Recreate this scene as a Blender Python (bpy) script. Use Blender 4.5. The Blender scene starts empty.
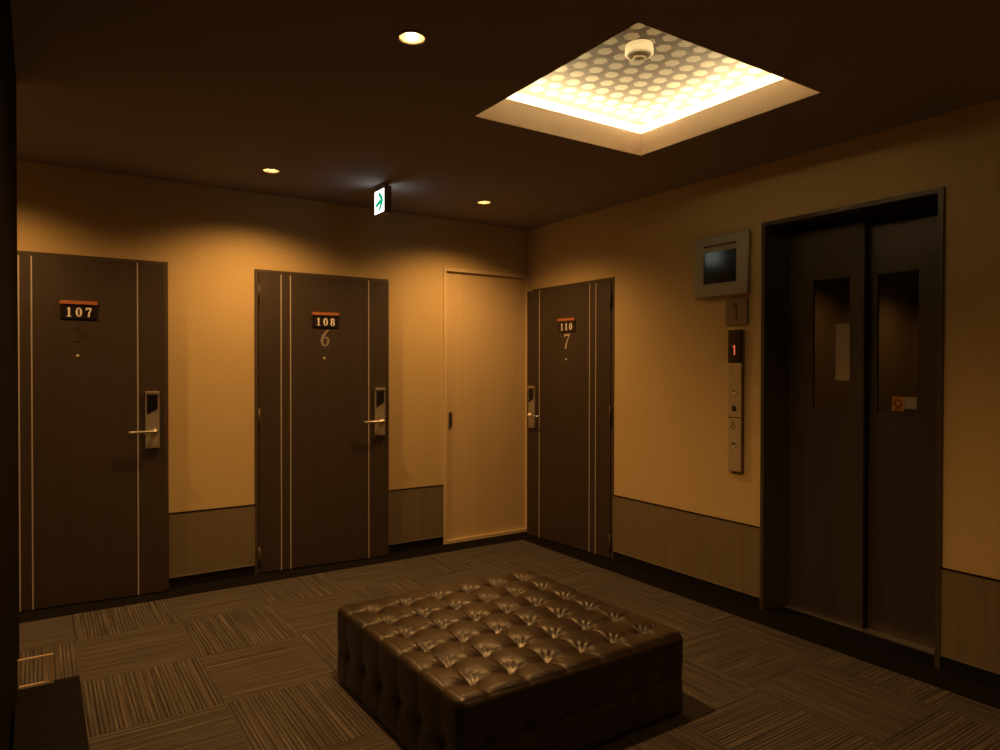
import bpy, bmesh, math, random
from mathutils import Vector, Matrix
random.seed(7)
C = bpy.context.scene.collection
R = math.radians

# ------------------------------------------------------------------ scene setup
sc = bpy.context.scene
sc.view_settings.view_transform = 'Standard'
sc.view_settings.look = 'None'
sc.view_settings.gamma = 1.0
sc.view_settings.use_curve_mapping = False
sc.view_settings.exposure = 0.0
w = bpy.data.worlds.new('world'); sc.world = w; w.use_nodes = True
w.node_tree.nodes['Background'].inputs[0].default_value = (0, 0, 0, 1)
w.node_tree.nodes['Background'].inputs[1].default_value = 0.0

# ------------------------------------------------------------------ materials
MATS = {}
def new_mat(name):
    m = bpy.data.materials.new(name); m.use_nodes = True
    nt = m.node_tree; nt.nodes.clear()
    out = nt.nodes.new('ShaderNodeOutputMaterial'); b = nt.nodes.new('ShaderNodeBsdfPrincipled')
    nt.links.new(b.outputs[0], out.inputs[0]); MATS[name] = m
    return m, nt, b
def nd(nt, t, **kw):
    n = nt.nodes.new('ShaderNode' + t)
    for k, v in kw.items(): setattr(n, k, v)
    return n
def math_n(nt, op, a, b=None):
    n = nd(nt, 'Math', operation=op)
    for i, v in enumerate((a, b)):
        if v is None: continue
        if isinstance(v, (int, float)): n.inputs[i].default_value = v
        else: nt.links.new(v, n.inputs[i])
    return n.outputs[0]
def ramp(nt, fac, stops):
    r = nd(nt, 'ValToRGB'); e = r.color_ramp.elements
    while len(e) < len(stops): e.new(0.5)
    for i, (p, c) in enumerate(stops): e[i].position = p; e[i].color = (*c, 1)
    nt.links.new(fac, r.inputs[0]); return r.outputs[0]
def bump(nt, b, h, strength, dist):
    n = nd(nt, 'Bump'); n.inputs['Strength'].default_value = strength; n.inputs['Distance'].default_value = dist
    nt.links.new(h, n.inputs['Height']); nt.links.new(n.outputs[0], b.inputs['Normal'])
def coords(nt, scale=(1, 1, 1)):
    t = nd(nt, 'TexCoord'); m = nd(nt, 'Mapping'); m.inputs['Scale'].default_value = scale
    nt.links.new(t.outputs['Object'], m.inputs[0]); return m.outputs[0]
def noise(nt, vec, scale, detail=3, rough=.55):
    n = nd(nt, 'TexNoise'); n.inputs['Scale'].default_value = scale; n.inputs['Detail'].default_value = detail
    n.inputs['Roughness'].default_value = rough; nt.links.new(vec, n.inputs['Vector']); return n.outputs[0]
def mix(nt, fac, a, b):
    n = nd(nt, 'Mix', data_type='RGBA')
    if isinstance(fac, (int, float)): n.inputs[0].default_value = fac
    else: nt.links.new(fac, n.inputs[0])
    for i, v in ((6, a), (7, b)):
        if isinstance(v, tuple): n.inputs[i].default_value = (*v, 1)
        else: nt.links.new(v, n.inputs[i])
    return n.outputs[2]
def simple(name, col, rough=.5, metal=0., var=.12, scale=30., spec=.5, coat=0., stretch=(1, 1, 1)):
    m, nt, b = new_mat(name)
    n = noise(nt, coords(nt, stretch), scale)
    c = ramp(nt, n, [(.25, tuple(x * (1 - var) for x in col)), (.75, tuple(min(1, x * (1 + var)) for x in col))])
    nt.links.new(c, b.inputs['Base Color'])
    b.inputs['Roughness'].default_value = rough; b.inputs['Metallic'].default_value = metal
    b.inputs['Specular IOR Level'].default_value = spec; b.inputs['Coat Weight'].default_value = coat
    return m
def emit(name, col, strength):
    m, nt, b = new_mat(name)
    b.inputs['Base Color'].default_value = (*[x * .5 for x in col], 1)
    b.inputs['Emission Color'].default_value = (*col, 1); b.inputs['Emission Strength'].default_value = strength
    return m

def wallpaper(name, col, var=.05):
    m, nt, b = new_mat(name)
    v = coords(nt, (1, 1, .35)); n1 = noise(nt, v, 140, 2); n2 = noise(nt, coords(nt), 2.2, 3)
    c1 = ramp(nt, n1, [(.3, tuple(x * (1 - var) for x in col)), (.7, tuple(x * (1 + var) for x in col))])
    c2 = ramp(nt, n2, [(.3, (.95, .95, .95)), (.7, (1, 1, 1))])
    mm = nd(nt, 'Mix', data_type='RGBA', blend_type='MULTIPLY'); mm.inputs[0].default_value = 1
    nt.links.new(c1, mm.inputs[6]); nt.links.new(c2, mm.inputs[7]); nt.links.new(mm.outputs[2], b.inputs['Base Color'])
    b.inputs['Roughness'].default_value = .85; b.inputs['Specular IOR Level'].default_value = .2
    bump(nt, b, n1, .15, .002); return m
wallpaper('wallpaper', (.60, .47, .25))
wallpaper('ceiling_paper', (.285, .26, .30), .03)
simple('dark_void', (.01, .009, .008), .9)

def wood(name, dark, light, rough=.5, stretch=(60, 60, 1.2), coat=0., spec=.5):
    m, nt, b = new_mat(name)
    n = noise(nt, coords(nt, stretch), 1.0, 4, .6)
    c = ramp(nt, n, [(.3, dark), (.7, light)])
    nt.links.new(c, b.inputs['Base Color']); b.inputs['Roughness'].default_value = rough
    b.inputs['Coat Weight'].default_value = coat; b.inputs['Specular IOR Level'].default_value = spec
    bump(nt, b, n, .08, .002); return m
wood('wainscot_wood', (.15, .125, .085), (.20, .165, .11), .55)
wood('door_wood', (.036, .025, .019), (.046, .032, .024), .55, (35, 35, 1.0))
wood('frame_wood', (.058, .044, .033), (.072, .055, .040), .5, (35, 35, 1.0))
wood('dark_wood', (.005, .004, .003), (.008, .006, .0045), .65, (2, 30, 30), 0., .12)
wood('cream_panel', (.62, .48, .27), (.66, .52, .30), .6, (20, 20, .8))
simple('cream_frame', (.68, .56, .36), .5, var=.03)
simple('black_base', (.010, .0085, .007), .6, spec=.2)
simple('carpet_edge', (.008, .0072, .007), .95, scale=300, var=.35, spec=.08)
simple('aluminium', (.62, .60, .56), .35, .9, .05)
simple('brass_grey', (.50, .47, .41), .42, .75, .06)
simple('rail_metal', (.80, .66, .46), .4, .2)
simple('hinge_bronze', (.10, .075, .055), .45, .4)
simple('satin_strip', (.60, .56, .52), .4, .35, .04)
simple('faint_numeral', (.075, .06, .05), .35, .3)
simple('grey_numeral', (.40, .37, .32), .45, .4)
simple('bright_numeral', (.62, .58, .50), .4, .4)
simple('plate_black', (.014, .010, .009), .35)
simple('plate_orange', (.42, .15, .06), .45)
simple('digit_white', (.92, .92, .90), .5, var=.02)
simple('black_gloss', (.008, .008, .009), .12, var=.05)
simple('monitor_case', (.40, .42, .38), .5, var=.04)
simple('screen_glass', (.012, .013, .016), .13, var=.05, spec=.8)
simple('slot_dark', (.05, .045, .04), .7)
simple('smoked_plate', (.22, .16, .12), .3, var=.05)
simple('plate_digit', (.06, .045, .04), .4)
simple('panel_beige', (.50, .42, .30), .4, .25, .04)
simple('panel_side', (.16, .09, .05), .5)
simple('lift_steel', (.060, .052, .042), .40, .25, .08, 8, stretch=(1, 1, .1))
simple('lift_frame', (.075, .064, .052), .4, .3, .08)
simple('lift_glass', (.006, .006, .006), .06, var=.02, spec=.6)
simple('notice_paper', (.42, .36, .28), .7, var=.08, scale=60)
simple('sticker_orange', (.50, .26, .07), .6)
simple('sticker_white', (.40, .37, .34), .6)
simple('sign_case', (.24, .19, .16), .5)
simple('detector_white', (.80, .76, .66), .45, var=.02)
simple('detector_grille', (.30, .25, .17), .6)
simple('gold_reflector', (.80, .70, .55), .25, .9, .03)
simple('ring_paint', (.55, .45, .33), .4, .2)
simple('coffer_paint', (.52, .41, .32), .8, var=.02)
simple('cove_white', (.85, .80, .70), .8, var=.02)
simple('red_brown', (.16, .035, .02), .5)
simple('keyhole_dark', (.03, .025, .02), .4)
emit('bulb_glow', (1, .72, .32), 60)
emit('strip_glow', (1, .78, .42), 95)
emit('strip_dim', (1, .78, .42), 26)
emit('sign_white', (.95, 1, .90), 2.8)
emit('sign_green', (.0, .42, .17), 1.0)
emit('led_red', (1, .20, .08), .55)

# hexagon paper on the raised coffer panel
simple('hex_ground', (.09, .062, .04), .7, var=.08)
simple('hex_light', (.40, .34, .25), .6, var=.05)
simple('hex_small', (.075, .05, .032), .7, var=.05)

# leather
m, nt, b = new_mat('leather')
n1 = noise(nt, coords(nt), 260, 2); n2 = noise(nt, coords(nt), 9, 3)
nt.links.new(ramp(nt, n2, [(.3, (.013, .0078, .0042)), (.7, (.021, .0128, .007))]), b.inputs['Base Color'])
b.inputs['Roughness'].default_value = .38; b.inputs['Specular IOR Level'].default_value = .5
b.inputs['Coat Weight'].default_value = .12; b.inputs['Coat Roughness'].default_value = .25
bump(nt, b, n1, .12, .001)

# ribbed dark wall covering on the wing wall
m, nt, b = new_mat('ribbed_cover')
wv = nd(nt, 'TexWave', wave_type='BANDS', bands_direction='Y')
wv.inputs['Scale'].default_value = 9; wv.inputs['Distortion'].default_value = 2.2
wv.inputs['Detail'].default_value = 1; wv.inputs['Detail Scale'].default_value = 1.2
nt.links.new(coords(nt, (1, 1, .25)), wv.inputs['Vector'])
nt.links.new(ramp(nt, wv.outputs['Fac'], [(.25, (.0015, .0012, .001)), (.8, (.012, .009, .007))]), b.inputs['Base Color'])
b.inputs['Roughness'].default_value = .8; b.inputs['Specular IOR Level'].default_value = .05
bump(nt, b, wv.outputs['Fac'], .6, .006)

# carpet tiles: stripes turned a quarter turn from one tile to the next
TX, TY, OX, OY = .487, .553, -2.83, -.66
m, nt, b = new_mat('carpet_tiles')
t = nd(nt, 'TexCoord'); s = nd(nt, 'SeparateXYZ'); nt.links.new(t.outputs['Object'], s.inputs[0])
px = math_n(nt, 'DIVIDE', math_n(nt, 'SUBTRACT', s.outputs[0], OX), TX)
py = math_n(nt, 'DIVIDE', math_n(nt, 'SUBTRACT', s.outputs[1], OY), TY)
fx, fy = math_n(nt, 'FLOOR', px), math_n(nt, 'FLOOR', py)
par = math_n(nt, 'FLOORED_MODULO', math_n(nt, 'ADD', fx, fy), 2.0)
sel = nd(nt, 'Mix', data_type='FLOAT'); nt.links.new(par, sel.inputs[0])
nt.links.new(s.outputs[1], sel.inputs[2]); nt.links.new(s.outputs[0], sel.inputs[3])
off = math_n(nt, 'ADD', math_n(nt, 'MULTIPLY', fx, 3.17), math_n(nt, 'MULTIPLY', fy, 7.31))
wv_ = math_n(nt, 'ADD', sel.outputs[0], off)
sal = nd(nt, 'Mix', data_type='FLOAT'); nt.links.new(par, sal.inputs[0])
nt.links.new(s.outputs[0], sal.inputs[2]); nt.links.new(s.outputs[1], sal.inputs[3])
cv = nd(nt, 'CombineXYZ'); nt.links.new(wv_, cv.inputs[0]); nt.links.new(math_n(nt, 'MULTIPLY', sal.outputs[0], .014), cv.inputs[1])
n1 = nd(nt, 'TexNoise'); n1.inputs['Scale'].default_value = 150; n1.inputs['Detail'].default_value = 1.5; n1.inputs['Roughness'].default_value = .7
nt.links.new(cv.outputs[0], n1.inputs['Vector'])
st0 = ramp(nt, n1.outputs[0], [(.33, (.052, .046, .043)), (.46, (.084, .076, .070)), (.56, (.100, .090, .083)), (.68, (.160, .144, .128))])
sn = math_n(nt, 'SINE', math_n(nt, 'MULTIPLY', wv_, 2 * math.pi / .0165))
nl = nd(nt, 'TexNoise', noise_dimensions='1D'); nl.inputs['Scale'].default_value = 38; nl.inputs['Detail'].default_value = 1
nt.links.new(wv_, nl.inputs['W'])
gr = math_n(nt, 'GREATER_THAN', math_n(nt, 'ADD', sn, math_n(nt, 'MULTIPLY', math_n(nt, 'SUBTRACT', nl.outputs[0], .5), 3.0)), .55)
st = mix(nt, math_n(nt, 'MULTIPLY', gr, .72), st0, (.018, .0155, .0145))
fib = ramp(nt, noise(nt, coords(nt), 260, 2), [(.3, (.68, .68, .68)), (.7, (1.2, 1.2, 1.2))])
mm = nd(nt, 'Mix', data_type='RGBA', blend_type='MULTIPLY'); mm.inputs[0].default_value = 1
nt.links.new(st, mm.inputs[6]); nt.links.new(fib, mm.inputs[7])
# thin dark joint between tiles
def edge(p):
    f = math_n(nt, 'FRACT', p); return math_n(nt, 'MINIMUM', f, math_n(nt, 'SUBTRACT', 1.0, f))
jn = math_n(nt, 'LESS_THAN', math_n(nt, 'MINIMUM', edge(px), edge(py)), .006)
nt.links.new(mix(nt, math_n(nt, 'MULTIPLY', jn, .12), mm.outputs[2], (.02, .017, .014)), b.inputs['Base Color'])
b.inputs['Roughness'].default_value = .95; b.inputs['Specular IOR Level'].default_value = .1
bump(nt, b, n1.outputs[0], .35, .003)

# ------------------------------------------------------------------ mesh helpers
I4 = Matrix.Identity(4)
def obj(name, bm, mats, parent=None, loc=None, smooth=False):
    bmesh.ops.recalc_face_normals(bm, faces=bm.faces)
    me = bpy.data.meshes.new(name); bm.to_mesh(me); bm.free()
    if isinstance(mats, str): mats = [mats]
    for x in mats: me.materials.append(MATS[x])
    if smooth:
        for p in me.polygons: p.use_smooth = True
    o = bpy.data.objects.new(name, me); C.objects.link(o)
    if parent is not None: o.parent = parent
    if loc is not None: o.location = loc
    return o
def empty(name, loc=(0, 0, 0)):
    o = bpy.data.objects.new(name, None); C.objects.link(o); o.location = loc; o.empty_display_size = .1; return o
def tag(o, label=None, cat=None, group=None, kind=None):
    for k, v in (('label', label), ('category', cat), ('group', group), ('kind', kind)):
        if v: o[k] = v
    return o
def box(bm, lo, hi, M=I4, bev=0., mi=0, seg=2):
    vs = [bm.verts.new(M @ Vector((x, y, z))) for z in (lo[2], hi[2]) for y in (lo[1], hi[1]) for x in (lo[0], hi[0])]
    fs = [bm.faces.new([vs[i] for i in q]) for q in ((0, 1, 3, 2), (4, 6, 7, 5), (0, 4, 5, 1), (2, 3, 7, 6), (0, 2, 6, 4), (1, 5, 7, 3))]
    for f in fs: f.material_index = mi
    if bev > 0:
        es = set(e for f in fs for e in f.edges)
        r = bmesh.ops.bevel(bm, geom=list(es), offset=bev, segments=seg, affect='EDGES', profile=.5)
        for f in r['faces']: f.material_index = mi
    return bm
def BX(lo, hi, M=I4, bev=0.): return box(bmesh.new(), lo, hi, M, bev)
def lathe(bm, prof, M=I4, n=32, mi=0):
    """prof: list of (r, z); revolved about local z"""
    rings = []
    for r, z in prof:
        if r < 1e-6: rings.append([bm.verts.new(M @ Vector((0, 0, z)))])
        else: rings.append([bm.verts.new(M @ Vector((r * math.cos(2 * math.pi * i / n), r * math.sin(2 * math.pi * i / n), z))) for i in range(n)])
    for a, b_ in zip(rings, rings[1:]):
        for i in range(n):
            j = (i + 1) % n
            if len(a) == 1: q = [a[0], b_[j], b_[i]]
            elif len(b_) == 1: q = [a[i], a[j], b_[0]]
            else: q = [a[i], a[j], b_[j], b_[i]]
            f = bm.faces.new(q); f.material_index = mi; f.smooth = True
    return bm
def tube(bm, pts, r, M=I4, n=10):
    pts = [Vector(p) for p in pts]; rings = []
    for i, p in enumerate(pts):
        d = (pts[min(i + 1, len(pts) - 1)] - pts[max(i - 1, 0)]).normalized()
        a = d.orthogonal().normalized() if i == 0 else (pa - d * pa.dot(d)).normalized()
        pa = a; c = d.cross(a)
        rings.append([bm.verts.new(M @ (p + r * (a * math.cos(2 * math.pi * k / n) + c * math.sin(2 * math.pi * k / n)))) for k in range(n)])
    for a, b_ in zip(rings, rings[1:]):
        for k in range(n):
            f = bm.faces.new([a[k], a[(k + 1) % n], b_[(k + 1) % n], b_[k]]); f.smooth = True
    bm.faces.new(rings[0][::-1]); bm.faces.new(rings[-1]); return bm
def ribbon(bm, pts, M, t=.002, closed=False):
    """pts: list of (x, y, width) in glyph space; extruded t along +z of M"""
    n = len(pts); L = []
    for i, (x, y, wd) in enumerate(pts):
        a = pts[(i - 1) % n] if closed or i > 0 else pts[i]; c = pts[(i + 1) % n] if closed or i < n - 1 else pts[i]
        d = Vector((c[0] - a[0], c[1] - a[1])).normalized(); nn = Vector((-d.y, d.x)) * wd / 2
        L.append([bm.verts.new(M @ Vector(q)) for q in ((x + nn.x, y + nn.y, 0), (x - nn.x, y - nn.y, 0), (x - nn.x, y - nn.y, t), (x + nn.x, y + nn.y, t))])
    for i in range(n if closed else n - 1):
        a, b_ = L[i], L[(i + 1) % n]
        for k in range(4): bm.faces.new([a[k], a[(k + 1) % 4], b_[(k + 1) % 4], b_[k]])
    if not closed:
        bm.faces.new(L[0]); bm.faces.new(L[-1][::-1])
    return bm
def oval(cx, cy, rx, ry, thin, thick, n=28, a0=0., a1=360.):
    P = []
    for i in range(n):
        a = R(a0 + (a1 - a0) * i / (n if a1 - a0 == 360 else n - 1))
        P.append((cx + rx * math.cos(a), cy + ry * math.sin(a), thin + (thick - thin) * abs(math.cos(a)) ** 1.5))
    return P
def glyph(bm, ch, M):
    """bold serif figures in a cell 0..0.62 wide, 0..1 high"""
    k = 1.3 if ch in ('i6', 'i7') else 1.
    rb = lambda p, c=False: ribbon(bm, [(x, y, q * k) for x, y, q in p], M, .0025, c)
    if ch == '0': rb(oval(.31, .5, .20, .46, .07, .20), True)
    elif ch == '8':
        rb(oval(.31, .25, .20, .21, .08, .19), True); rb(oval(.31, .73, .17, .21, .08, .17), True)
    elif ch == '1':
        rb([(.31, .04, .19), (.31, .98, .19)]); rb([(.10, .04, .08), (.52, .04, .08)]); rb([(.11, .80, .05), (.26, .90, .13)])
    elif ch == '7':
        rb([(.06, .90, .17), (.58, .90, .17)]); rb([(.09, .70, .08), (.09, .92, .08)]); rb([(.54, .86, .10), (.36, .48, .16), (.30, .02, .20)])
    elif ch == 'i6':
        rb([(.62, .98, .05), (.42, .84, .09), (.25, .60, .13), (.17, .34, .14), (.22, .10, .11), (.36, .03, .07), (.52, .12, .11), (.60, .32, .13), (.55, .50, .09), (.43, .55, .06), (.30, .47, .05), (.22, .36, .04)])
    elif ch == 'i7':
        rb([(.12, .80, .05), (.18, .92, .09), (.40, .92, .10), (.68, .95, .05)]); rb([(.68, .95, .05), (.46, .58, .08), (.32, .28, .11), (.26, .02, .13)])
    elif ch == 'i5':
        rb([(.66, .96, .07), (.34, .94, .09)]); rb([(.34, .95, .05), (.24, .60, .05)])
        rb([(.24, .60, .05), (.42, .62, .09), (.55, .48, .13), (.52, .24, .13), (.36, .06, .08), (.18, .02, .06), (.06, .08, .08)])
    return bm

# ------------------------------------------------------------------ room shell
ZC = 2.56                                   # ceiling height
XL, YF = -6.0, -6.3                         # far left end of the corridor, wall behind the viewer
floor = tag(obj('floor', BX((XL - .3, YF - .3, -.12), (.5, .5, 0)), 'carpet_tiles'), kind='structure')
def wall_mesh(openings, a0, a1, H, th, along):
    """boxes around openings [(lo, hi, top, depth)], with a dark back in each opening"""
    bm = bmesh.new()
    def B(s0, s1, z0, z1, d0=0., d1=th, mi=0):
        if along == 'x': box(bm, (s0, d0, z0), (s1, d1, z1), mi=mi)
        else: box(bm, (d0, s0, z0), (d1, s1, z1), mi=mi)
    cur = a0
    for lo, hi, top, dep in sorted(openings):
        B(cur, lo, 0, H); B(lo, hi, top, H); cur = hi
        B(lo, hi, 0, top, dep, th, 1)
    B(cur, a1, 0, H)
    return bm
D1, D2 = -3.723, -2.2617                     # outer left edge of the frames of 107 and 108
FW = .972                                    # outer width of a hotel door frame
HD = 2.05
FW1 = .936
DY = -1.06                                   # hinge-side outer edge of 110
bmw = wall_mesh([(D1, D1 + FW1, HD, .12), (D2, D2 + FW, HD, .12), (-.8215, -.002, 2.1765, .10)], XL, .5, ZC, .30, 'x')
tag(obj('wall_back', bmw, ['wallpaper', 'dark_void']), kind='structure')
EY0, EY1, EH = -3.251, -2.290, 2.225
bmw = wall_mesh([(DY, DY + 1.0, HD, .12), (EY0, EY1, EH, .32)], YF, 0, ZC, .45, 'y')
tag(obj('wall_right', bmw, ['wallpaper', 'dark_void']), kind='structure')
tag(obj('wall_front', BX((XL, YF - .15, 0), (0, YF, ZC)), 'wallpaper'), kind='structure')
tag(obj('wall_left', BX((XL - .15, YF, 0), (XL, 0, ZC)), 'wallpaper'), kind='structure')
tag(obj('wall_wing', BX((-3.68, -3.62, 0), (-3.536, -1.304, ZC)), 'ribbed_cover'), kind='structure')

# ceiling with the coffer opening and round cut-outs for the downlights
KX0, KX1, KY0, KY1 = -1.772, -.703, -3.073, -2.021
LIGHTS = [(-2.361, -2.553), (-2.314, -.598), (-.846, -.634), (-3.79, -.60), (-5.26, -.60), (-1.0, -5.3)]
def ceiling_mesh():
    bm = bmesh.new()
    hr = .046
    hs = .09
    rects = [(XL - .15, YF - .15, .45, .3)]
    holes = [(KX0 - .004, KY0 - .004, KX1 + .004, KY1 + .004)] + [(x - hs, y - hs, x + hs, y + hs) for x, y in LIGHTS]
    for hx0, hy0, hx1, hy1 in holes:
        out = []
        for x0, y0, x1, y1 in rects:
            if hx1 <= x0 or hx0 >= x1 or hy1 <= y0 or hy0 >= y1: out.append((x0, y0, x1, y1)); continue
            a0, a1 = max(x0, hx0), min(x1, hx1)
            if x0 < a0: out.append((x0, y0, a0, y1))
            if a1 < x1: out.append((a1, y0, x1, y1))
            if y0 < hy0: out.append((a0, y0, a1, hy0))
            if hy1 < y1: out.append((a0, hy1, a1, y1))
        rects = out
    for x0, y0, x1, y1 in rects:
        box(bm, (x0, y0, ZC), (x1, y1, ZC + .02))
    for x, y in LIGHTS:                       # square plate with a round hole
        n = 40; ci, sq = [], []
        for i in range(n):
            a = 2 * math.pi * (i + .5) / n; c, s_ = math.cos(a), math.sin(a); k = hs / max(abs(c), abs(s_))
            ci.append(bm.verts.new((x + hr * c, y + hr * s_, ZC))); sq.append(bm.verts.new((x + k * c, y + k * s_, ZC)))
        for i in range(n):
            j = (i + 1) % n; bm.faces.new([ci[i], ci[j], sq[j], sq[i]])
        for c, s_ in ((1, 1), (1, -1), (-1, 1), (-1, -1)):
            v = bm.verts.new((x + hs * c, y + hs * s_, ZC))
            near = sorted(sq, key=lambda q: (q.co - v.co).length)[:2]; bm.faces.new([v, near[0], near[1]])
    return bm
ceiling = tag(obj('ceiling', ceiling_mesh(), 'ceiling_paper'), kind='structure')
FT, LED, UP = ZC + .12, .11, ZC + .215         # fascia top, ledge width, upper panel
def ring_boxes(x0, y0, x1, y1, t, z0, z1):
    bm = bmesh.new()
    box(bm, (x0 - t, y0 - t, z0), (x0, y1 + t, z1)); box(bm, (x1, y0 - t, z0), (x1 + t, y1 + t, z1))
    box(bm, (x0, y0 - t, z0), (x1, y0, z1)); box(bm, (x0, y1, z0), (x1, y1 + t, z1)); return bm
obj('coffer_fascia', ring_boxes(KX0, KY0, KX1, KY1, .004, ZC - .001, FT), 'coffer_paint', ceiling)
lb = ring_boxes(KX0 - .004, KY0 - .004, KX1 + .004, KY1 + .004, LED - .004, FT - .02, FT - .005)
obj('coffer_ledge', lb, 'cove_white', ceiling)
obj('coffer_cove', ring_boxes(KX0 - LED, KY0 - LED, KX1 + LED, KY1 + LED, .015, FT - .02, UP + .01), 'cove_white', ceiling)
# upper panel: one sheet whose paper carries hexagons
def hex_panel():
    bm = bmesh.new()
    x0, y0, x1, y1 = KX0 - LED, KY0 - LED, KX1 + LED, KY1 + LED
    box(bm, (x0, y0, UP), (x1, y1, UP + .015))
    A = .095; ox, oy = -1.304, -2.495
    def hexa(cx, cy, r, z, mi):
        P = [(cx + r * math.cos(R(30 + 60 * k)), cy + r * math.sin(R(30 + 60 * k))) for k in range(6)]
        if min(p[0] for p in P) < x0 or max(p[0] for p in P) > x1 or min(p[1] for p in P) < y0 or max(p[1] for p in P) > y1: return
        f = bm.faces.new([bm.verts.new((px_, py_, z)) for px_, py_ in P]); f.material_index = mi
    for j in range(-12, 13):
        for i in range(-18, 19):
            cx = ox + A * (i + .5 * (j % 2)); cy = oy + A * .866 * j
            hexa(cx, cy, .036, UP - .0008, 1)
            hexa(cx + A / 2, cy + A * .2887, .024, UP - .0006, 2)
    return bm
pm = hex_panel()
bmesh.ops.recalc_face_normals(pm, faces=pm.faces)
obj('coffer_panel', pm, ['hex_ground', 'hex_light', 'hex_small'], ceiling)
so = .055
for lo, hi in (((KX1 + so, KY0 - so), (KX1 + so + .02, KY1 + so)), ((KX0 - so, KY1 + so), (KX1 + so, KY1 + so + .02))):
    obj('light_strip', BX((*lo, FT - .005), (*hi, FT + .009)), 'strip_glow', ceiling)
for lo, hi in (((KX0 - so - .02, KY0 - so), (KX0 - so, KY1 + so)), ((KX0 - so, KY0 - so - .02), (KX1 + so, KY0 - so))):
    obj('light_strip', BX((*lo, FT - .005), (*hi, FT + .009)), 'strip_dim', ceiling)

# dark carpet border, wainscot and baseboards
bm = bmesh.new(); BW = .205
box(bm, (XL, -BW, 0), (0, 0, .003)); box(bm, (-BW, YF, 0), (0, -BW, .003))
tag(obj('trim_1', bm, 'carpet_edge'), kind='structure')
segx = [(XL, D1), (D1 + FW1, D2), (D2 + FW, -.8215)]
segy = [(EY1, DY), (YF, EY0)]
k = 2
for s0, s1 in segx:
    bm = bmesh.new(); box(bm, (s0, -.008, .066), (s1, 0, .468)); box(bm, (s0, -.011, .066), (s1, 0, .072), mi=1); box(bm, (s0, -.010, .468), (s1, 0, .4755), mi=2)
    tag(obj('trim_%d' % k, bm, ['wainscot_wood', 'aluminium', 'black_base']), kind='structure'); k += 1
for s0, s1 in segy:
    bm = bmesh.new(); box(bm, (-.008, s0, .066), (0, s1, .468)); box(bm, (-.011, s0, .066), (0, s1, .072), mi=1); box(bm, (-.010, s0, .468), (0, s1, .4755), mi=2)
    tag(obj('trim_%d' % k, bm, ['wainscot_wood', 'aluminium', 'black_base']), kind='structure'); k += 1
bm = bmesh.new()
for s0, s1 in segx: box(bm, (s0, -.004, .003), (s1, 0, .064))
tag(obj('baseboard_back', bm, 'black_base'), kind='structure')
bm = bmesh.new()
for s0, s1 in segy: box(bm, (-.004, s0, .003), (0, s1, .064))
tag(obj('baseboard_right', bm, 'black_base'), kind='structure')

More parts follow.
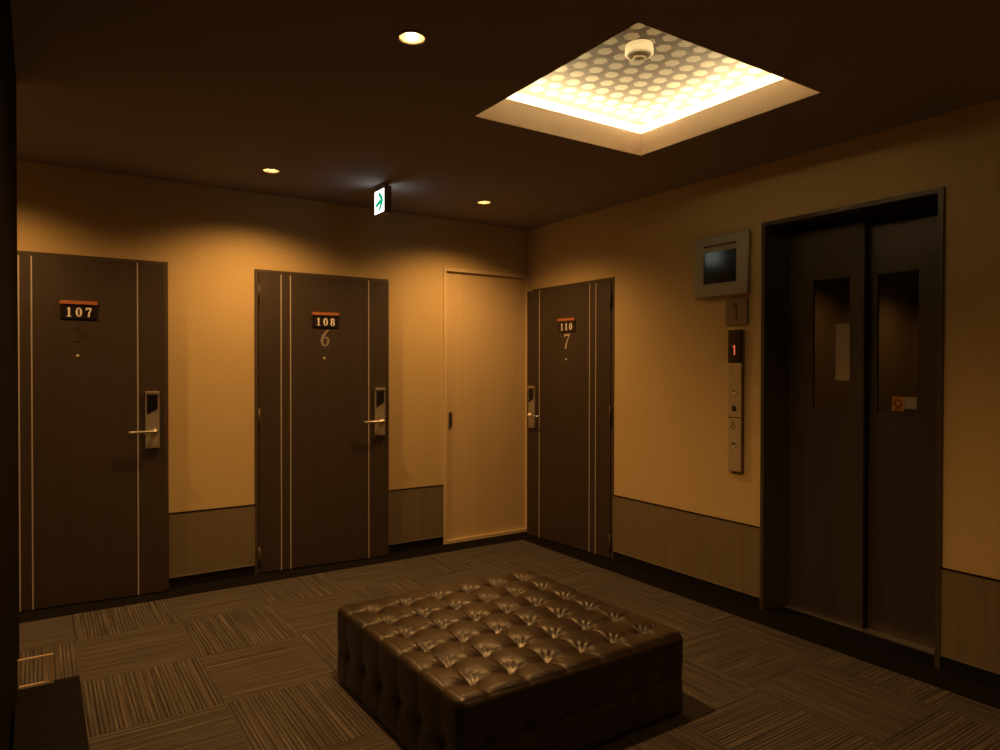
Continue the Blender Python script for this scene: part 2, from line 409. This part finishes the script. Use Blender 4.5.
# ------------------------------------------------------------------ hotel doors, standing slightly ajar
def basis(o, ex, ey, ez):
    M = Matrix.Identity(4)
    for i, v in enumerate((ex, ey, ez)):
        v = Vector(v)
        for r_ in range(3): M[r_][i] = v[r_]
    for r_ in range(3): M[r_][3] = o[r_]
    return M
def hotel_door(name, wall, edge_, ang, number, numeral, num_mat, kx, fw, label):
    """local frame: u along the leaf from the hinge, v out of the wall into the room, z up"""
    if wall == 'back':
        W = basis((edge_, 0, 0), (1, 0, 0), (0, -1, 0), (0, 0, 1)); sg = 1
    else:
        W = basis((0, edge_, 0), (0, 1, 0), (-1, 0, 0), (0, 0, 1)); sg = -1
    Lf = W @ Matrix.Translation((.028, .006, 0)) @ Matrix.Rotation(ang, 4, 'Z')
    root = empty(name, W @ Vector((fw / 2, 0, 0))); root['kind'] = 'structure'; tag(root, label, 'door')
    bpy.context.view_layer.update()
    inv = Matrix.Translation(-root.location)
    def put(nm, bm, mat, parent=root, smooth=False):
        if parent is root: bm.transform(inv)
        else: bm.transform(inv)
        return obj(nm, bm, mat, parent, smooth=smooth)
    bm = bmesh.new()
    box(bm, (0, -.11, .003), (.025, .004, HD), W); box(bm, (fw - .025, -.11, .003), (fw, .004, HD), W); box(bm, (.025, -.11, HD - .021), (fw - .025, .004, HD), W)
    put('frame', bm, 'frame_wood')
    put('threshold', BX((.025, -.11, .001), (fw - .025, -.02, .009), W), 'aluminium')
    lw = .915 * kx
    put('leaf', BX((0, -.034, .010), (lw, .004, 2.024), Lf, .0015), 'door_wood')
    for u in (.145, .2075, .762):
        put('inlay_strip', BX((u * kx - .0035, .003, .010), (u * kx + .0035, .0062, 2.022), Lf), 'satin_strip')
    for z in (.12, 1.05, 1.89):
        bm = bmesh.new(); lathe(bm, [(0, -.066), (.0065, -.066), (.0065, .066), (0, .066)], Lf @ Matrix.Translation((.000, .008, z)), 12)
        box(bm, (.002, .003, z - .06), (.016, .0055, z + .06), Lf)
        put('hinge', bm, 'hinge_bronze')
    # number plate
    uc = .447 * kx
    pl = put('number_plate', BX((uc - .092, .004, 1.673), (uc + .092, .012, 1.756), Lf, .001), 'plate_black')
    put('plate_ledge', BX((uc - .095, .004, 1.757), (uc + .095, .019, 1.777), Lf, .001), 'plate_orange', pl)
    gh = .054
    for i, ch in enumerate(number):
        x0 = uc + sg * ((i - 1) * .049 - .31 * gh)
        G = Lf @ basis((x0, .0115, 1.685), (sg * gh, 0, 0), (0, 0, gh), (0, 1, 0))
        put('digit', glyph(bmesh.new(), ch, G), 'digit_white', pl)
    gh = .118
    G = Lf @ basis((uc - sg * .40 * gh * .62 / .62 * .9, .004, 1.54), (sg * gh * .9, 0, 0), (0, 0, gh), (0, 1, 0))
    bmn = glyph(bmesh.new(), numeral, G)
    put('numeral', bmn, num_mat)
    PM = Lf @ basis((uc - sg * .008, .004, 1.458), (1, 0, 0), (0, 0, -1), (0, 1, 0))
    pe = put('peephole', lathe(bmesh.new(), [(.010, 0), (.010, .003), (.007, .005), (.0045, .004)], PM, 20), 'brass_grey', smooth=False)
    put('lens', lathe(bmesh.new(), [(.0046, .0035), (0, .0042)], PM, 14), 'digit_white', pe)
    # card lock
    lc = .843 * kx
    lk = put('card_lock', BX((lc - .039, .004, .898), (lc + .039, .022, 1.243), Lf, .004), 'brass_grey')
    bm = bmesh.new()                                          # card reader window with a slanted foot
    sl = .034
    lo, hi = (1.105, 1.14) if sg > 0 else (1.14, 1.105)
    P = [(lc - .029, lo), (lc + .029, hi), (lc + .029, 1.222), (lc - .029, 1.222)]
    f0 = [bm.verts.new(Lf @ Vector((a, .0215, c))) for a, c in P]; f1 = [bm.verts.new(Lf @ Vector((a, .025, c))) for a, c in P]
    bm.faces.new(f0); bm.faces.new(f1)
    for i in range(4): bm.faces.new([f0[i], f0[(i + 1) % 4], f1[(i + 1) % 4], f1[i]])
    put('card_reader', bm, 'black_gloss', lk)
    put('reader_hood', BX((lc - .039, .020, 1.226), (lc + .039, .030, 1.245), Lf, .003), 'aluminium', lk)
    bm = bmesh.new()
    lathe(bm, [(0, 0), (.016, 0), (.016, .006), (.009, .008), (.009, .045), (0, .045)], Lf @ basis((lc + .014, .022, 1.003), (1, 0, 0), (0, 0, -1), (0, 1, 0)), 20)
    tube(bm, [(lc + .022, .060, 1.003), (lc + .01, .062, 1.003), (lc - .06, .061, 1.002), (lc - .115, .058, 1.001), (lc - .128, .052, 1.0)], .0085, Lf, 12)
    put('lever_handle', bm, 'aluminium', lk, True)
    put('latch_plate', BX((lw - .004, -.026, .95), (lw + .004, -.004, 1.15), Lf), 'red_brown')
    return root
hotel_door('door_1', 'back', D1, R(4.5), '107', 'i5', 'faint_numeral', .962, FW1, 'dark brown hotel room door numbered 107, beside the ribbed wall')
hotel_door('door_2', 'back', D2, R(4.5), '108', 'i6', 'grey_numeral', 1.0, FW, 'dark brown hotel room door numbered 108, in the middle of the back wall')
hotel_door('door_3', 'right', DY, R(4.5), '110', 'i7', 'bright_numeral', 1.022, .995, 'dark brown hotel room door numbered 110, beside the room corner')

# cream flush door in the corner
root = empty('door_4', (-.41, 0, 0)); root['kind'] = 'structure'; tag(root, 'cream flush sliding door with small recessed pull, in the room corner', 'door')
T = Matrix.Translation(-root.location)
bm = bmesh.new()
box(bm, (-.8215, -.012, .004), (-.797, .08, 2.1765), T, .002); box(bm, (-.020, -.012, .004), (-.003, .08, 2.1765), T); box(bm, (-.797, -.012, 2.152), (-.020, .08, 2.1765), T)
obj('frame', bm, 'cream_frame', root)
obj('sill', BX((-.797, -.012, .004), (-.020, .08, .030), T), 'cream_frame', root)
obj('panel', BX((-.797, .012, .032), (-.020, .05, 2.152), T), 'cream_panel', root)
bm = bmesh.new()
box(bm, (-.770, .006, .915), (-.735, .013, 1.045), T)
pull = obj('pull', bm, 'brass_grey', root)
obj('pull_recess', BX((-.764, .0045, .924), (-.741, .0065, 1.036), T), 'keyhole_dark', pull)

# ------------------------------------------------------------------ lift entrance
root = empty('door_5', (0, (EY0 + EY1) / 2, 0)); root['kind'] = 'structure'; tag(root, 'dark steel lift entrance with two windowed sliding door panels', 'lift door')
T = Matrix.Translation(-root.location)
bm = bmesh.new()
P = [(-.012, EY1), (-.012, EY1 - .022), (.006, EY1 - .026), (.158, EY1 - .066), (.25, EY1 - .066), (.25, EY1)]
La = [bm.verts.new(T @ Vector((x, y, .004))) for x, y in P]; Lb = [bm.verts.new(T @ Vector((x, y, EH))) for x, y in P]
bm.faces.new(La); bm.faces.new(Lb)
for i in range(len(P)): bm.faces.new([La[i], La[(i + 1) % len(P)], Lb[(i + 1) % len(P)], Lb[i]])
box(bm, (-.012, EY0, .004), (.25, EY0 + .024, EH), T); box(bm, (-.012, EY0 + .024, EH - .024), (.25, EY1 - .024, EH), T)
obj('jamb', bm, 'lift_frame', root)
obj('transom', BX((.225, EY0 + .024, 2.02), (.25, EY1 - .024, EH - .024), T), 'black_base', root)
bm = bmesh.new(); box(bm, (-.005, EY0 + .024, .001), (.156, EY1 - .024, .006), T); obj('sill_plate', bm, 'carpet_edge', root)
bm = bmesh.new(); box(bm, (.135, EY0 + .024, .006), (.160, EY1 - .024, .012), T); box(bm, (.160, EY0 + .024, .001), (.205, -2.80, .012), T); obj('sill_edge', bm, 'aluminium', root)
def lift_panel(x0, x1, y0, y1, z1, w0, w1):
    bm = bmesh.new()
    box(bm, (x0, y0, .014), (x1, w0, z1), T); box(bm, (x0, w1, .014), (x1, y1, z1), T)
    box(bm, (x0, w0, .014), (x1, w1, 1.165), T); box(bm, (x0, w0, 1.884), (x1, w1, z1), T)
    p = obj('door_panel', bm, 'lift_steel', root)
    fb = bmesh.new(); e = .008
    box(fb, (x0 - .002, w0 - e, 1.157), (x0 + .004, w0, 1.892), T); box(fb, (x0 - .002, w1, 1.157), (x0 + .004, w1 + e, 1.892), T)
    box(fb, (x0 - .002, w0, 1.157), (x0 + .004, w1, 1.165), T); box(fb, (x0 - .002, w0, 1.884), (x0 + .004, w1, 1.892), T)
    obj('window_trim', fb, 'lift_frame', p)
    return p, obj('window_pane', BX((x0 + .006, w0, 1.165), (x0 + .014, w1, 1.884), T), 'lift_glass', p)
pa, ga = lift_panel(.160, .188, -2.793, EY1 - .068, 2.163, -2.717, -2.505)
pb, gb = lift_panel(.205, .23, EY0 + .026, -2.76, 2.143, -3.045, -2.840)
obj('notice', BX((.1645, -2.715, 1.325), (.1658, -2.634, 1.634), T), 'notice_paper', pa)
bm = bmesh.new(); box(bm, (.2085, -2.974, 1.172), (.2105, -2.914, 1.247), T); obj('sticker', bm, 'sticker_orange', pb)
bm = bmesh.new(); lathe(bm, [(.014, 0), (.021, 0), (.021, .0005), (.014, .0005)], T @ basis((.2080, -2.944, 1.212), (0, 1, 0), (0, 0, 1), (1, 0, 0)), 20)
box(bm, (.2075, -2.964, 1.182), (.2085, -2.924, 1.187), T); obj('sticker_mark', bm, 'red_brown', pb)
obj('sticker', BX((.2085, -3.037, 1.186), (.2105, -2.977, 1.247), T), 'sticker_white', pb)

# ------------------------------------------------------------------ things on the right wall
# wall monitor, leaning out at the top
th = R(-.9)
MW, MH = .392, .368
root = empty('monitor', (0, -2.022, 1.828))
tag(root, 'beige framed wall monitor with dark screen above the lift call panel', 'monitor')
Mo = basis((-.044, 0, 0), (0, -1, 0), (-math.sin(th), 0, math.cos(th)), (-math.cos(th), 0, -math.sin(th)))   # x right, y up the face, z out
bm = bmesh.new()
F = [(-MW / 2, 0), (MW / 2, 0), (MW / 2, MH), (-MW / 2, MH)]
S0, S1 = (-MW / 2 + .073, MW / 2 - .079), (.078, .272)
box(bm, (-MW / 2, 0, -.022), (MW / 2, S1[0], 0), Mo, .004); box(bm, (-MW / 2, S1[1], -.022), (MW / 2, MH, 0), Mo, .004)
box(bm, (-MW / 2, S1[0] - .003, -.022), (S0[0], S1[1] + .003, 0), Mo, .002); box(bm, (S0[1], S1[0] - .003, -.022), (MW / 2, S1[1] + .003, 0), Mo, .002)
obj('casing', bm, 'monitor_case', root)
bm = bmesh.new()      # wedge behind the face, reaching the wall
top = Mo @ Vector((0, MH - .01, -.02)); bot = Mo @ Vector((0, .01, -.02))
ys = (-MW / 2 + .012, MW / 2 - .012)
Q = [(bot.x, bot.z), (top.x, top.z), (0.0, top.z), (0.0, bot.z)]
L = [[bm.verts.new((x, y, z)) for x, z in Q] for y in ys]
bm.faces.new(L[0]); bm.faces.new(L[1][::-1])
for i in range(4): bm.faces.new([L[0][i], L[0][(i + 1) % 4], L[1][(i + 1) % 4], L[1][i]])
obj('housing', bm, 'monitor_case', root)
obj('screen', BX((S0[0] - .002, S1[0] - .002, -.014), (S0[1] + .002, S1[1] + .002, -.006), Mo), 'screen_glass', root)
obj('slot', BX((S0[0] + .002, MH - .066, -.002), (S0[1] - .002, MH - .055, .001), Mo), 'slot_dark', root)

# floor number plate
root = empty('floor_number_sign', (0, -2.122, 1.652))
tag(root, 'smoked square plate reading 1 under the wall monitor', 'sign')
Mo = basis((0, 0, 0), (0, -1, 0), (0, 0, 1), (-1, 0, 0))
obj('plate', BX((-.076, 0, 0), (.076, .155, .016), Mo, .003), 'smoked_plate', root)
bm = bmesh.new(); ribbon(bm, [(.002, .028, .014), (.002, .128, .014)], Mo @ Matrix.Translation((0, 0, .0158)), .001); ribbon(bm, [(-.026, .108, .010), (.0, .124, .014)], Mo @ Matrix.Translation((0, 0, .0158)), .001)
obj('numeral', bm, 'plate_digit', root)

# lift call panel
root = empty('call_panel', (0, -2.122, .775))
tag(root, 'tall narrow lift call panel with red lit 1 and two round buttons', 'control panel')
HP = .845
obj('back_box', BX((-.050, 0, 0), (.050, HP, .022), Mo, .002), 'panel_side', root)
ind = obj('indicator', BX((-.047, HP - .196, .020), (.047, HP - .002, .030), Mo, .002), 'black_gloss', root)
bm = bmesh.new(); ribbon(bm, [(0, HP - .150, .009), (0, HP - .092, .009)], Mo @ Matrix.Translation((0, 0, .0298)), .001)
ribbon(bm, [(-.010, HP - .103, .006), (0, HP - .094, .007)], Mo @ Matrix.Translation((0, 0, .0298)), .001)
obj('lit_digit', bm, 'led_red', ind)
obj('face_plate', BX((-.047, .325, .020), (.047, HP - .199, .029), Mo, .002), 'panel_beige', root)
obj('face_plate', BX((-.047, .004, .020), (.047, .318, .029), Mo, .002), 'panel_beige', root)
def button(z, up):
    B = Mo @ Matrix.Translation((-.002, z, .0285))
    o = obj('button', lathe(bmesh.new(), [(.021, 0), (.021, .003), (.018, .004), (.017, .003), (0, .003)], B, 28), 'aluminium', root)
    bm = bmesh.new()
    if up: P = [(-.009, -.007), (.009, -.007), (0, .009)]
    else: P = [(-.007, .009), (.007, .009), (0, -.008)]
    a = [bm.verts.new(B @ Vector((x, y, .0032))) for x, y in P]; c = [bm.verts.new(B @ Vector((x, y, .0045))) for x, y in P]
    bm.faces.new(a); bm.faces.new(c)
    for i in range(3): bm.faces.new([a[i], a[(i + 1) % 3], c[(i + 1) % 3], c[i]])
    obj('button_arrow', bm, 'panel_side', o)
button(.480, True); button(.165, True)
obj('key_switch', lathe(bmesh.new(), [(.017, 0), (.017, .004), (.005, .005), (0, .003)], Mo @ Matrix.Translation((-.002, .378, .0285)), 24), 'keyhole_dark', root)
bm = bmesh.new(); W_ = Mo @ Matrix.Translation((-.004, .278, .0288)); t_ = .0008
ribbon(bm, [(-.006, .022, .006), (-.006, .028, .006)], W_, t_); ribbon(bm, [(-.006, .019, .005), (-.006, .002, .005), (.008, .002, .005), (.014, -.014, .005)], W_, t_)
ribbon(bm, [(-.006, .011, .004), (.006, .011, .004)], W_, t_)
ribbon(bm, oval(-.002, -.008, .013, .013, .004, .004, 20, 110, 330), W_, t_)
obj('wheelchair_symbol', bm, 'keyhole_dark', root)

# ------------------------------------------------------------------ exit sign
root = empty('exit_sign', (-1.625, -.655, ZC))
tag(root, 'small lit white sign with green arrow hanging from the ceiling', 'exit sign')
obj('bracket', BX((-.018, -.045, -.022), (.018, .045, 0)), 'sign_case', root)
S = .168
bm = bmesh.new(); box(bm, (-.024, -S / 2, -.022 - S), (.024, S / 2, -.020), I4, .004)
obj('case', bm, 'sign_case', root)
for sx in (-1, 1):
    # face frame: x' to the viewer's right, y' up, z' outwards
    Fm = basis((sx * .0205, 0, -.022 - S / 2 - .003), (0, sx, 0), (0, 0, 1), (sx, 0, 0))
    f = obj('lit_face', BX((-.073, -.073, 0), (.073, .073, .004), Fm, .001), 'sign_white', root)
    bm = bmesh.new(); A_ = Fm @ Matrix.Translation((.004, 0, .0039))
    fl = 1 if sx < 0 else -1
    q = lambda L: [(x * fl, y, wd) for x, y, wd in L]
    ribbon(bm, q([(-.056, -.022, .026), (-.030, -.016, .026), (-.005, -.006, .027), (.030, .002, .026)]), A_, .001)
    ribbon(bm, q([(-.010, .052, .028), (.022, .026, .029), (.042, .000, .030), (.022, -.026, .029), (-.004, -.056, .026)]), A_, .001)
    obj('arrow', bm, 'sign_green', f)

# ------------------------------------------------------------------ smoke detector on the raised panel
root = empty('smoke_detector', (-1.318, -2.622, UP - .0008))
tag(root, 'round white smoke detector on the patterned panel of the ceiling recess', 'smoke detector')
flip = Matrix.Scale(-1, 4, (0, 0, 1))
obj('base', lathe(bmesh.new(), [(0, 0), (.055, 0), (.058, .004), (.058, .012), (0, .012)], flip, 40), 'detector_white', root)
obj('body', lathe(bmesh.new(), [(.057, .012), (.060, .018), (.060, .040), (.054, .046), (.046, .047)], flip, 40), 'detector_white', root)
bm = bmesh.new(); lathe(bm, [(.047, .046), (.026, .054)], flip, 40)
for i in range(20):
    a = 2 * math.pi * i / 20; tube(bm, [(.046 * math.cos(a), .046 * math.sin(a), -.0475), (.026 * math.cos(a), .026 * math.sin(a), -.0555)], .0014, I4, 6)
obj('grille', bm, 'detector_grille', root)
obj('chamber_cap', lathe(bmesh.new(), [(.028, .052), (.028, .058), (.022, .063), (0, .064)], flip, 30), 'detector_grille', root)

# ------------------------------------------------------------------ downlights
LABELS = ['bright recessed downlight with its bulb showing, above the leather ottoman',
          'recessed gold downlight in the ceiling near the door numbered 108, left of the exit sign',
          'recessed gold downlight in the ceiling in front of the cream flush door',
          'recessed gold downlight in the corridor ceiling behind the ribbed wall',
          'recessed gold downlight at the far end of the corridor behind the ribbed wall',
          'recessed gold downlight in the lobby ceiling well before the ottoman and the lift']
def make_downlight():
    r = empty('downlight')
    bm = bmesh.new(); lathe(bm, [(.043, -.0005), (.052, -.0005), (.053, -.003), (.050, -.006), (.045, -.006), (.043, -.002)], I4, 40)
    obj('trim_ring', bm, 'ring_paint', r, smooth=True)
    obj('reflector', lathe(bmesh.new(), [(.0445, -.002), (.043, .010), (.040, .025), (.034, .042), (.026, .055), (0, .056)], I4, 40), 'gold_reflector', r, smooth=True)
    obj('bulb', lathe(bmesh.new(), [(0, .022), (.012, .023), (.020, .027), (.022, .034), (.016, .046), (.010, .054)], I4, 28), 'bulb_glow', r, smooth=True)
    return r
for i, (x, y) in enumerate(LIGHTS):
    if i == 0: d0 = make_downlight(); d = d0
    else:
        d = d0.copy(); C.objects.link(d)
        for ch in list(d0.children):
            c = ch.copy(); C.objects.link(c); c.parent = d
    d.location = (x, y, ZC)
    tag(d, LABELS[i], 'ceiling light', 'recessed downlights')
POWER = [138, 78, 78, 60, 78, 55]
for i, (x, y) in enumerate(LIGHTS):
    l = bpy.data.lights.new('downlight_beam', 'SPOT'); l.energy = POWER[i]; l.color = (1, .485, .142)
    l.spot_size = R(145); l.spot_blend = 1.0; l.shadow_soft_size = .03
    o = bpy.data.objects.new('downlight_beam', l); C.objects.link(o); o.location = (x, y, ZC - .012)

# ------------------------------------------------------------------ tufted leather ottoman
def ottoman():
    hw, hl, hh, Rd = .525, .538, .166, .032
    GX = [-.405 + .162 * i for i in range(6)]; GY = [-.415 + .166 * i for i in range(6)]; GZ = [-.012]
    def near(v, G): return min(abs(v - g) for g in G)
    def disp(a, b_, GA, GB, wr=1.):
        da, db = near(a, GA), near(b_, GB); r = math.hypot(da, db)
        ca = math.exp(-(da / .009)); cb = math.exp(-(db / .009))
        lim = max(0., max(abs(a) - max(GA), abs(b_) - max(map(abs, GB)) if len(GB) > 1 else 0.))
        d = -(.0045 * math.exp(-(r / .07) ** 2) + .0022) * max(ca, cb) - .023 * math.exp(-(r / .030) ** 1.3)
        d += .0045 * (min(da, .08) / .08) ** .5 * (min(db, .08) / .08) ** .5
        ga = min(GA, key=lambda g: abs(a - g)); gb = min(GB, key=lambda g: abs(b_ - g))
        t_ = math.atan2(b_ - gb, a - ga)
        d += wr * .0022 * math.cos(11 * t_ + ga * 40) * math.exp(-((r - .035) / .02) ** 2)
        return d
    bm = bmesh.new()
    def face(o, ex, ey, ez, la, lb, na, nb, GA, GB):
        ex, ey, ez, o = Vector(ex), Vector(ey), Vector(ez), Vector(o)
        rows = []
        for j in range(nb + 1):
            row = []
            for i in range(na + 1):
                a = -la + 2 * la * i / na; b_ = -lb + 2 * lb * j / nb
                p = o + ex * a + ey * b_
                q = Vector((max(-hw + Rd, min(hw - Rd, p.x)), max(-hl + Rd, min(hl - Rd, p.y)), max(-hh + Rd, min(hh - Rd, p.z))))
                d_ = p - q
                d_ = Vector([math.copysign(abs(c / Rd) ** 1.0, c) for c in d_]).normalized()
                k = disp(a, b_, GA, GB) * (1. if abs(ez.z) > .5 else .7) if GA else 0.
                # soft puff so the sides belly out a little
                row.append(bm.verts.new(q + d_ * (Rd + k)))
            rows.append(row)
        for j in range(nb):
            for i in range(na):
                f = bm.faces.new([rows[j][i], rows[j][i + 1], rows[j + 1][i + 1], rows[j + 1][i]]); f.smooth = True
    face((0, 0, hh), (1, 0, 0), (0, 1, 0), (0, 0, 1), hw, hl, 190, 194, GX, GY)
    face((0, -hl, 0), (1, 0, 0), (0, 0, 1), (0, -1, 0), hw, hh, 190, 60, GX, GZ)
    face((0, hl, 0), (1, 0, 0), (0, 0, 1), (0, 1, 0), hw, hh, 190, 60, GX, GZ)
    face((-hw, 0, 0), (0, 1, 0), (0, 0, 1), (-1, 0, 0), hl, hh, 194, 60, GY, GZ)
    face((hw, 0, 0), (0, 1, 0), (0, 0, 1), (1, 0, 0), hl, hh, 194, 60, GY, GZ)
    face((0, 0, -hh), (1, 0, 0), (0, 1, 0), (0, 0, -1), hw, hl, 20, 20, None, None)
    bmesh.ops.remove_doubles(bm, verts=bm.verts, dist=.0008)
    root = empty('tufted_ottoman', (-1.842, -2.352, 0)); root.rotation_euler = (0, 0, R(.2))
    tag(root, 'large square button-tufted brown leather ottoman in the middle of the carpet', 'ottoman')
    obj('cushion', bm, 'leather', root, (0, 0, hh), True)
    spots = [(x, y, hh - .030, None) for x in GX for y in GY]
    bt = lathe(bmesh.new(), [(.011, 0), (.0105, .003), (.007, .0055), (0, .0065)], I4, 14)
    proto = obj('tuft_button', bt, 'leather', root, (GX[0], GY[0], 2 * hh - .036), True)
    first = True
    def place(loc, rot):
        nonlocal first
        if first: c = proto; first = False
        else: c = proto.copy(); C.objects.link(c); c.parent = root
        c.location = loc; c.rotation_euler = rot
    for x in GX:
        for y in GY: place((x, y, 2 * hh - .036), (0, 0, 0))
    z = hh + GZ[0]
    for x in GX:
        place((x, -hl + .036, z), (R(90), 0, 0)); place((x, hl - .036, z), (R(-90), 0, 0))
    for y in GY:
        place((-hw + .036, y, z), (0, R(-90), 0)); place((hw - .036, y, z), (0, R(90), 0))
ottoman()

# ------------------------------------------------------------------ low console with a metal rail against the ribbed wall
root = empty('console', (-3.438, -2.66, 0))
tag(root, 'low dark wooden console with slim metal rail, against the ribbed wall', 'console')

TZ = .38; x0, x1, y0, y1 = -.090, .080, -.54, .536
obj('top', BX((x0, y0, TZ - .03), (x1, y1, TZ), I4, .002), 'dark_wood', root)
bm = bmesh.new(); box(bm, (x0 + .006, y0 + .012, .03), (x1 - .012, y1 - .012, TZ - .03)); obj('body', bm, 'dark_wood', root)
obj('plinth', BX((x0 + .02, y0 + .04, 0), (x1 - .03, y1 - .04, .03)), 'black_base', root)
bm = bmesh.new(); r_ = .005; zz = TZ + .092
yb = y1 - .014
box(bm, (x0 + .004, yb - r_, TZ), (.008, yb + r_, TZ + .007)); box(bm, (x0 + .004, yb - r_, zz - .004), (.008, yb + r_, zz))
box(bm, (.000, yb - r_, TZ + .007), (.008, yb + r_, zz - .004)); box(bm, (x0 + .004, yb - r_, TZ + .007), (x0 + .008, yb + r_, zz - .004))
obj('rail', bm, 'rail_metal', root)

# ------------------------------------------------------------------ camera
cam = bpy.data.cameras.new('camera'); co = bpy.data.objects.new('camera', cam); C.objects.link(co)
cam.sensor_width = 36; cam.lens = 694.47 / 1000 * 36; cam.clip_start = .01
yaw, pitch, roll = .58713, -.0099, .00146
fwd = Vector((math.sin(yaw) * math.cos(pitch), math.cos(yaw) * math.cos(pitch), math.sin(pitch)))
rt = Vector((math.cos(yaw), -math.sin(yaw), 0)); up = rt.cross(fwd)
r2 = rt * math.cos(roll) + up * math.sin(roll); u2 = -rt * math.sin(roll) + up * math.cos(roll)
co.matrix_world = basis((-3.46752, -4.78025, 1.38988), r2, u2, -fwd)
sc.camera = co
